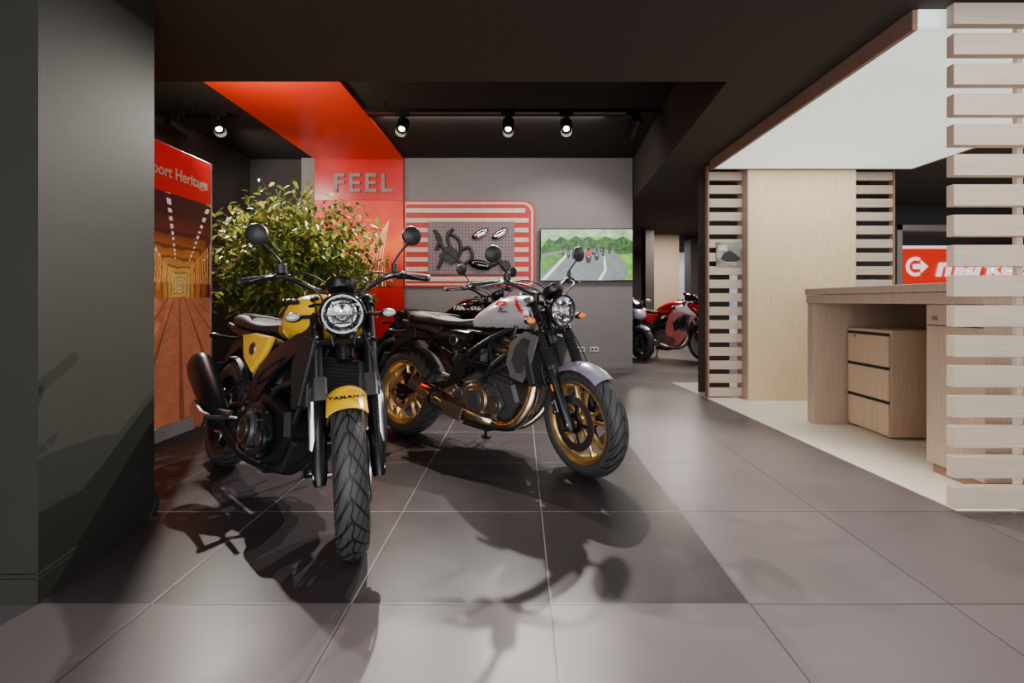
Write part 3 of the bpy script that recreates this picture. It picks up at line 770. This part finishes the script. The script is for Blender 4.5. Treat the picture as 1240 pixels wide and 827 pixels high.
for pts in ([(-1.13, 1.45), (-1.05, 1.62), (-.95, 1.70), (-1.0, 1.88), (-.92, 2.0)], [(-1.15, 1.9), (-1.05, 1.72), (-.9, 1.6), (-.78, 1.5)], [(-1.0, 1.95), (-.85, 1.85), (-.82, 1.7), (-.88, 1.55)], [(-1.18, 1.98), (-1.1, 1.85), (-1.16, 1.7)], [(-.78, 1.5), (-.66, 1.6), (-.7, 1.74), (-.82, 1.7)]):
    tube(p, [(a, 6.24, b) for a, b in pts], .024, PLA, 8, 4)
prism(p, [(-1.12, 1.62), (-1.0, 1.76), (-.88, 1.72), (-.84, 1.58), (-.95, 1.5)], 6.22, 6.26, PLA)
for cx, a in ((-.55, .5), (-.28, .6)):
    ball(p, (cx, 6.235, 1.93), (.13, .03, .055), CHR, 16, Matrix.Rotation(-a, 3, 'Y')); ball(p, (cx+.02, 6.22, 1.90), (.09, .02, .022), ALU, 12, Matrix.Rotation(-a, 3, 'Y'))
ball(p, (-.55, 6.22, 1.50), (.16, .04, .07), BLKG, 16, Matrix.Rotation(.2, 3, 'Y')); ball(p, (-.36, 6.22, 1.52), (.13, .03, .04), PLA, 12, Matrix.Rotation(-.4, 3, 'Y')); cyl(p, (-.2, 6.26, 1.49), (-.2, 6.2, 1.49), .07, PLA)
p.done()
# TV
tv = empty('television')
p = Part('tv_body', tv); b2(p, .27, 1.555, 6.25, 6.30, 1.28, 2.005, BLKG, .008); b2(p, .6, 1.2, 6.30, 6.34, 1.45, 1.85, PLA); p.done()
p = Part('tv_picture', tv)
def em(name, c, e=.85, sc=14, v=.4): return mat(name, c, .3, emit=e, var=v, scale=sc)
x0, z0, W, H = .285, 1.295, 1.255, .695
def pic(poly, m, k):
    y = 6.2495-.0004*k; p.add([(x0+u*W, y, z0+v*H) for u, v in poly], [tuple(range(len(poly)))], m, False)
pic([(0, 0), (1, 0), (1, 1), (0, 1)], em('tv_grass', (104, 158, 50)), 1)
pic([(0, .74), (.2, .80), (.5, .86), (.75, .84), (1, .78), (1, 1), (0, 1)], em('tv_hill', (136, 170, 130), sc=8), 2)
pic([(0, .62), (.08, .82), (.15, .76), (.22, .86), (.3, .78), (.38, .88), (.45, .80), (.52, .86), (.6, .78), (.7, .86), (.8, .80), (.9, .86), (1, .76), (1, .52), (0, .45)], em('tv_trees', (44, 84, 32), sc=22, v=.8), 3)
pic([(0, 0), (.9, 0), (.96, .15), (.9, .35), (.78, .58), (.62, .62), (.2, .58), (0, .52)], em('tv_road', (106, 114, 116), v=.12), 4)
pic([(0, 0), (.05, 0), (.33, .56), (.3, .56)], em('tv_line', (215, 215, 210), v=.05), 5)
pic([(.62, 0), (.66, 0), (.72, .2), (.69, .55), (.68, .55), (.69, .2)], em('tv_line', (215, 215, 210)), 5)
pic([(0, .1), (0, .42), (.2, .55), (.27, .5)], em('tv_verge', (72, 126, 36)), 6)
for i, (u, v, s_) in enumerate([(.30, .52, .08), (.36, .50, .09), (.44, .49, .11), (.52, .47, .13), (.61, .49, .10), (.68, .54, .07), (.24, .56, .06), (.75, .58, .06), (.40, .57, .07), (.84, .62, .05), (.57, .57, .07), (.65, .60, .05)]):
    m1 = em('tv_black', (20, 20, 24)); m2 = em('tv_rider_red', (176, 34, 28)) if i == 3 else em('tv_rider_grey', (40, 44, 50)) if i % 2 else em('tv_rider_teal', (44, 84, 80))
    pic([(u-s_*.18, v-s_), (u+s_*.14, v-s_*1.05), (u+s_*.22, v-s_*.3), (u+s_*.26, v), (u-s_*.26, v+.02), (u-s_*.24, v-s_*.4)], m1, 7+i)
    pic([(u-s_*.24, v), (u+s_*.24, v), (u+s_*.22, v+s_*.6), (u+s_*.12, v+s_*.9), (u-s_*.12, v+s_*.9), (u-s_*.24, v+s_*.6)], m2, 8+i)
    pic([(u+s_*.14*cos(a), v+s_*1.05+s_*.25*sin(a)) for a in [2*pi*q/10 for q in range(10)]], m1, 9+i)
    pic([(u+s_*.06*cos(a), v-s_*.1+s_*.10*sin(a)) for a in [2*pi*q/8 for q in range(8)]], em('tv_lamp', (250, 245, 220)), 10+i)
p.done()
for x in (.83, 1.02):
    p = Part('wall_socket'); b2(p, x-.05, x+.07, 6.325, 6.342, .30, .37, mat('socket_white', (200, 200, 198), .4), .004); b2(p, x-.03, x, 6.32, 6.33, .32, .35, PLA); b2(p, x+.02, x+.05, 6.32, 6.33, .32, .35, PLA); p.done()

# ---------------------------------------------------------------- banner
def tunnel(N, L, b):
    g = N.new('ShaderNodeNewGeometry'); s = N.new('ShaderNodeSeparateXYZ'); L.new(g.outputs['Position'], s.inputs[0])
    M = lambda *a: math_node(N, L, *a)
    nz = N.new('ShaderNodeTexNoise'); nz.inputs['Scale'].default_value = 9; nz.inputs['Detail'].default_value = 10; nz.inputs['Roughness'].default_value = .75; L.new(g.outputs['Position'], nz.inputs[0])
    fine = N.new('ShaderNodeTexNoise'); fine.inputs['Scale'].default_value = 60; fine.inputs['Detail'].default_value = 5; L.new(g.outputs['Position'], fine.inputs[0])
    wob = M('MULTIPLY', M('SUBTRACT', nz.outputs[0], .5), .07)
    du = M('SUBTRACT', s.outputs[1], 3.45); v = M('SUBTRACT', s.outputs[2], 1.12)
    au = M('ABSOLUTE', du); avv = M('MULTIPLY', M('ABSOLUTE', v), .8)
    d = M('ADD', M('MAXIMUM', au, avv), wob); ld = M('LOGARITHM', M('ADD', M('MAXIMUM', d, .0), .05), 1.3)
    fr = M('FRACT', ld)
    # golden far end of the tunnel fading into dark structure
    t = M('MINIMUM', M('DIVIDE', M('MAXIMUM', d, 0.), .46), 1)
    r = N.new('ShaderNodeValToRGB'); e = r.color_ramp.elements
    e[0].position = 0; e[0].color = lin((255, 226, 150))+(1,); e[1].position = 1; e[1].color = lin((58, 18, 34))+(1,)
    for q_, c_ in ((.14, (250, 196, 96)), (.4, (214, 128, 52)), (.7, (122, 54, 44))):
        x = e.new(q_); x.color = lin(c_)+(1,)
    L.new(t, r.inputs[0])
    arch = M('MULTIPLY', M('LESS_THAN', fr, .3), M('ADD', .25, M('MULTIPLY', fine.outputs[0], .7)))
    c0 = mix_node(N, L, arch, r.outputs[0], lin((44, 14, 22)))
    c0 = mix_node(N, L, M('MULTIPLY', nz.outputs[0], .5), c0, lin((84, 30, 42)))
    # rows of ceiling lamps
    rat = M('DIVIDE', du, M('ADD', M('ABSOLUTE', v), .03))
    dash = M('LESS_THAN', M('FRACT', M('MULTIPLY', ld, 2.5)), .5)
    beam = M('MULTIPLY', M('MULTIPLY', M('LESS_THAN', M('FRACT', M('ADD', M('MULTIPLY', rat, 1.6), .3)), .10), M('GREATER_THAN', v, .2)), dash)
    c0 = mix_node(N, L, beam, c0, lin((255, 232, 226)))
    # window light strips on the side walls
    win = M('MULTIPLY', M('MULTIPLY', M('GREATER_THAN', v, .02), M('LESS_THAN', M('DIVIDE', v, M('ADD', au, .05)), .9)), M('LESS_THAN', M('FRACT', M('MULTIPLY', ld, 3)), .5))
    c0 = mix_node(N, L, M('MULTIPLY', win, .6), c0, lin((255, 186, 104)))
    st = M('FRACT', M('MULTIPLY', rat, 2.3))
    road = mix_node(N, L, M('MULTIPLY', M('ADD', nz.outputs[0], M('MULTIPLY', fine.outputs[0], .8)), .62), lin((64, 24, 22)), lin((238, 140, 98)))
    road = mix_node(N, L, M('MULTIPLY', M('LESS_THAN', st, .12), .5), road, lin((50, 18, 18)))
    c = mix_node(N, L, M('GREATER_THAN', v, -.09), road, c0)
    red = M('GREATER_THAN', s.outputs[2], 1.80)
    c = mix_node(N, L, red, c, lin((196, 12, 24)))
    L.new(c, b.inputs['Base Color']); L.new(c, b.inputs['Emission Color']); b.inputs['Emission Strength'].default_value = .3
TUN = poster_mat('banner_print', tunnel)
bn = empty('display_banner')
p = Part('banner_panel', bn); b2(p, -2.62, -2.585, 2.5, 3.80, .10, 2.15, TUN, .003)
b2(p, -2.66, -2.56, 2.48, 3.82, 0, .10, mat('banner_base_white', (200, 200, 200), .4)); b2(p, -2.625, -2.58, 3.80, 3.815, .1, 2.15, ALU); p.done()
text('Sport Heritage', .118, WTXT, frame((-2.583, 3.76, 1.95), (0, 1, 0), (0, 0, 1)), bn, 'banner_lettering', .001, .86, 1, 'RIGHT', bold=.002)

# ---------------------------------------------------------------- ficus
LEAF = bpy.data.materials.new('ficus_leaf'); LEAF.use_nodes = True
N = LEAF.node_tree.nodes; L = LEAF.node_tree.links; b = N['Principled BSDF']
g = N.new('ShaderNodeNewGeometry'); r = N.new('ShaderNodeValToRGB'); e = r.color_ramp.elements
e[0].color = lin((46, 64, 22))+(1,); e[1].color = lin((196, 198, 92))+(1,); q = e.new(.5); q.color = lin((104, 126, 46))+(1,)
L.new(g.outputs['Random Per Island'], r.inputs[0]); L.new(r.outputs[0], b.inputs['Base Color']); b.inputs['Roughness'].default_value = .35
tr = N.new('ShaderNodeBsdfTranslucent'); L.new(r.outputs[0], tr.inputs[0]); ms = N.new('ShaderNodeMixShader'); ms.inputs[0].default_value = .3
L.new(b.outputs[0], ms.inputs[1]); L.new(tr.outputs[0], ms.inputs[2]); L.new(ms.outputs[0], N['Material Output'].inputs[0])
BARK = mat('bark', (104, 86, 68), .8, bump=.5, bscale=60)
fic = empty('potted_ficus', (-2.08, 4.2, 0))
p = Part('planter', fic)
lathe(p, [(.001, 0), (.17, 0), (.19, .02), (.23, .38), (.24, .40), (.225, .40), (.21, .36), (.001, .35)], (0, 0, 0), (0, 0, 1), mat('planter_dark', (50, 48, 48), .5), 40)
lathe(p, [(.212, .365), (.001, .37)], (0, 0, 0), (0, 0, 1), mat('soil', (50, 36, 26), .9, bump=1), 24)
p.done()
rg = random.Random(11)
pb = Part('branches', fic); pl = Part('leaves', fic)
trunks = []
for i in range(6):
    a = i*1.05; top = Vector((.22*cos(a), .18*sin(a), .95+.25*rg.random()))
    pts = [Vector((.06*cos(a), .06*sin(a), .35)), Vector((.12*cos(a+.5), .10*sin(a+.5), .6)), top]
    tube(pb, pts, [.018, .014, .011], BARK, 8, 5); trunks.append(pts)
for i in range(340):
    while True:
        v = Vector((rg.uniform(-1, 1), rg.uniform(-1, 1), rg.uniform(-1, 1)))
        if .4 < v.length < 1: break
    tip = Vector((v.x*.92, v.y*.62, 1.36+v.z*.80))
    if tip.z < .9: tip.x *= .85
    t = trunks[rg.randrange(6)]; s0 = t[1].lerp(t[2], rg.random())
    mid = s0.lerp(tip, .5)+Vector((0, 0, .12+.08*rg.random()))
    pts = catmull([s0, mid, tip], 7); tube(pb, pts, [.006, .003, .0015], BARK, 5)
    for j in range(26):
        k = rg.uniform(.35, 1); f = k*(len(pts)-1); q = int(min(f, len(pts)-2)); c = pts[q].lerp(pts[q+1], f-q)
        c = c+Vector((rg.gauss(0, .035), rg.gauss(0, .035), rg.gauss(-.01, .035)))
        wx, wy = c.x-2.08, c.y+4.2
        if wx < -2.50 and wy < 3.92: continue
        d = Vector((rg.gauss(0, 1), rg.gauss(0, 1), rg.gauss(-.7, .6))).normalized(); sd = d.cross(Vector((rg.gauss(0, .4), rg.gauss(0, .4), 1))).normalized(); nn = sd.cross(d)
        l = rg.uniform(.055, .09); w = l*.23
        vs = [c, c+d*l*.35+sd*w+nn*w*.3, c+d*l*.4, c+d*l*.35-sd*w+nn*w*.3, c+d*l*.75+sd*w*.6+nn*w*.1-Vector((0, 0, l*.05)), c+d*l*.75-sd*w*.6+nn*w*.1-Vector((0, 0, l*.05)), c+d*l-Vector((0, 0, l*.12))]
        pl.add(vs, [(0, 1, 2), (0, 2, 3), (1, 4, 6, 2), (2, 6, 5, 3)], LEAF)
pb.done(); pl.done(80)

# ---------------------------------------------------------------- kiosk
WOODV = mat('wood_vertical_grain', (220, 194, 156), .5, 0, var=.10, scale=7, stretch=(14, 14, .5))
WOODH = mat('wood_slat', (198, 179, 160), .5, 0, var=.08, scale=7, stretch=(.6, 14, 14))
WOODG = mat('wood_desk_greige', (184, 162, 143), .5, 0, var=.09, scale=7, stretch=(10, 10, .6))
CREAM = mat('kiosk_tile_cream', (240, 231, 216), .35, 0, var=.04, scale=4)
slab('kiosk_floor', [(2.085, 2.17), (6.5, 2.17), (6.5, 5.6), (1.86, 5.6), (1.93, 4.63)], 0, .004, CREAM)
p = Part('kiosk_floor_joints'); JT = mat('joint', (190, 182, 170), .6)
for yy in (2.83, 3.49, 4.15): b2(p, 2.06, 6.4, yy, yy+.003, .003, .0048, JT, .0005)
for xx in (2.74, 3.40, 4.06): b2(p, xx, xx+.003, 2.18, 5.5, .003, .0048, JT, .0005)
p.done()
p = Part('canopy')
LUM = mat('canopy_luminous_white', (226, 236, 230), .6, emit=1.0, var=.02, scale=1)
b2(p, 1.93, 3.92, 2.23, 4.56, 2.33, 2.415, LUM, .001)
FAS = mat('canopy_fascia', (146, 114, 98), .5, var=.1)
b2(p, 1.905, 1.932, 2.21, 4.57, 2.318, 2.418, FAS); b2(p, 1.932, 3.94, 2.208, 2.232, 2.33, 2.418, LUM); b2(p, 3.92, 3.945, 2.21, 4.57, 2.325, 2.418, FAS); b2(p, 1.932, 3.94, 4.555, 4.575, 2.325, 2.418, FAS)
p.done()
p = Part('slat_screen')
for i in range(17):
    z = .025+i*.1425; b2(p, 2.04, 3.3, 2.14, 2.18, z, z+.101, WOODH, .002)
for x in (2.38, 2.85, 3.26): b2(p, x, x+.03, 2.18, 2.203, 0.004, 2.41, WOODH, .002)
p.done()
p = Part('slat_wall')
for i in range(17):
    z = .02+i*.1395
    for xa, xb in ((1.945, 2.33), (3.34, 3.86)): b2(p, xa, xb, 4.70, 4.74, z, z+.088, WOODH, .002)
for x in (1.93, 3.845): b2(p, x, x+.02, 4.69, 4.75, 0.004, 2.40, FAS, .002)
b2(p, 2.30, 3.38, 4.58, 4.80, .004, 2.40, WOODV, .002)
b2(p, 2.288, 2.30, 4.578, 4.80, .004, 2.40, WOODG, .001)
BRN = mat('slat_gap_dark', (60, 48, 41), .7)  # dark boards standing in for the unlit room behind the slats
b2(p, 1.96, 2.30, 5.0, 5.02, .004, 2.40, BRN); b2(p, 3.38, 3.84, 5.0, 5.02, .004, 2.40, BRN)
p.done()
p = Part('picture_on_slats'); b2(p, 2.02, 2.30, 4.685, 4.698, 1.36, 1.61, mat('photo_print', (150, 142, 134), .4, var=.6, scale=12), .001)
PD = mat('photo_bike', (30, 30, 32), .4)
prism(p, [(2.06, 1.44), (2.10, 1.50), (2.16, 1.52), (2.20, 1.50), (2.27, 1.44), (2.22, 1.41), (2.12, 1.41)], 4.680, 4.686, PD, .001)
b2(p, 2.04, 2.13, 4.681, 4.686, 1.52, 1.58, mat('photo_light', (200, 200, 196), .4)); p.done()
p = Part('reception_desk')
b2(p, 2.375, 3.15, 2.34, 3.80, 1.055, 1.105, WOODG, .002)
b2(p, 2.38, 3.14, 2.35, 3.79, .985, 1.052, WOODG, .002)
b2(p, 2.385, 2.70, 3.70, 3.78, .004, .985, WOODG, .002)
b2(p, 2.70, 3.13, 3.72, 3.76, .004, .985, WOODG, .002)
b2(p, 2.40, 3.10, 2.35, 2.69, .06, .985, WOODG, .002); b2(p, 2.42, 3.10, 2.37, 2.67, .004, .06, FAS)
b2(p, 3.10, 3.14, 2.35, 3.78, .004, .985, WOODG, .002)
b2(p, 2.395, 2.402, 2.36, 2.68, .86, .865, PLA, .0005)
cyl(p, (2.40, 2.63, .905), (2.385, 2.63, .905), .012, STL, 14)
p.done()
p = Part('drawer_pedestal')
WD = mat('pedestal_wood', (206, 181, 153), .5, 0, var=.08, scale=7, stretch=(10, 10, .6))
b2(p, 2.665, 3.04, 3.27, 3.69, .02, .78, WD, .002); b2(p, 2.66, 3.05, 3.26, 3.695, .765, .79, WD, .002)
for i in range(3):
    z = .035+i*.245; b2(p, 2.647, 2.665, 3.275, 3.685, z, z+.222, WD, .002); b2(p, 2.650, 2.664, 3.28, 3.68, z+.222, z+.243, PLA, .001)
for xx in (2.70, 3.0):
    for yy in (3.31, 3.65): cyl(p, (xx, yy, .004), (xx, yy, .03), .015, PLA, 12)
cyl(p, (2.648, 3.6, .73), (2.64, 3.6, .73), .01, STL, 12)
p.done()

# ---------------------------------------------------------------- track lights
def track(x0, x1, y, z, spots, nm='track_light'):
    root = empty(nm)
    p = Part('rail', root); b2(p, x0, x1, y-.02, y+.02, z-.018, z+.022, BLK, .003)
    for x in (x0+.2, (x0+x1)/2, x1-.2): tube(p, [(x, y, z), (x, y, 3.0)], .006, BLK, 6)
    p.done()
    for i, (x, aim, w) in enumerate(spots):
        c = Vector((x, y, z-.16)); d = (Vector(aim)-c).normalized()
        p = Part('spot_head_%d' % (i+1), root)
        b2(p, x-.07, x+.07, y-.018, y+.018, z-.05, z-.016, BLK, .004)
        tube(p, [(x, y, z-.03), (x, y, z-.12)], .012, BLK, 8)
        lathe(p, [(.001, -.11), (.05, -.11), (.062, -.10), (.062, .09), (.057, .09), (.046, .03), (.001, .028)], c, d, BLK, 28)
        lathe(p, [(.030, .031), (.001, .034)], c, d, mat('lamp_face_on' if w else 'lamp_face_off', (255, 236, 205), .4, emit=14 if w else .01), 20)
        p.done()
        if w:
            ld = bpy.data.lights.new('spot', 'SPOT'); ld.energy = w; ld.spot_size = radians(84); ld.spot_blend = .6; ld.shadow_soft_size = .018; ld.color = (1, .92, .83)
            lo = bpy.data.objects.new('spot_lamp_%d' % (i+1), ld); COL.objects.link(lo); lo.parent = root
            lo.location = c+d*.095; lo.rotation_euler = d.to_track_quat('-Z', 'Y').to_euler()
track(-1.55, 1.42, 4.55, 2.90, [(-1.18, (-1.1, 2.1, .1), 360), (-.12, (-.1, 2.3, 0), 440), (.46, (.3, 1.9, 0), 400), (1.13, (.6, 6.2, 1.4), 130)])
track(-3.6, -2.85, 4.55, 2.90, [(-3.42, (-2.9, 6.3, 2.2), 100), (-3.02, (-2.0, 3.7, 1.5), 340)], 'track_light')

def area(name, loc, sz, w, col, rot=(0, 0, 0), sy=None):
    ld = bpy.data.lights.new(name, 'AREA'); ld.energy = w; ld.size = sz; ld.color = col
    if sy: ld.shape = 'RECTANGLE'; ld.size_y = sy
    o = bpy.data.objects.new(name, ld); COL.objects.link(o); o.location = loc; o.rotation_euler = rot; return o
def dirrot(d): return Vector(d).normalized().to_track_quat('-Z', 'Y').to_euler()
area('recess_fill_light', (-.3, 4.9, 2.98), 2.4, 26, (1, .93, .88), dirrot((0, .9, -1)), .12)  # added area light with no fixture, brightens the back wall
area('recess_fill_light', (-2.25, 3.4, 2.55), .5, 26, (1, .86, .72), dirrot((0, .9, .35)), .12)  # added upward light with no fixture, brightens the red panel
area('ceiling_fill_light', (3.0, 8.3, 2.41), .8, 110, (1, .9, .8))
area('ceiling_fill_light', (3.2, 11.6, 2.41), .8, 90, (1, .9, .8))
area('ceiling_fill_light', (6.5, 4.8, 2.41), .8, 40, (.95, .97, 1))
area('ceiling_fill_light', (2.2, 1.2, 2.41), 1.0, 26, (1, .96, .94))  # unseen area light added overhead as soft fill
area('ceiling_fill_light', (-.8, -.6, 2.41), 1.2, 44, (1, .95, .92))  # unseen area light added behind the camera as soft fill
area('front_fill_light', (1.0, -3.8, 1.4), 8, 330, (.97, .98, 1), (radians(90), 0, 0), 2.2)  # large unseen area light added behind the camera as general fill
area('canopy_lamp', (2.9, 3.4, 2.325), 1.6, 34, (.98, 1, .98), (0, 0, 0), 2.0)

w = bpy.data.worlds.new('world'); SC.world = w; w.use_nodes = True
w.node_tree.nodes['Background'].inputs[0].default_value = (.75, .82, .9, 1); w.node_tree.nodes['Background'].inputs[1].default_value = .9

cam = bpy.data.cameras.new('camera'); co = bpy.data.objects.new('camera', cam); COL.objects.link(co)
co.location = (0, 0, 1); co.rotation_euler = (radians(90), 0, 0)
cam.lens = 16; cam.sensor_width = 36; cam.shift_y = -48.5/1240; cam.shift_x = -10/1240; cam.clip_start = .05
SC.camera = co
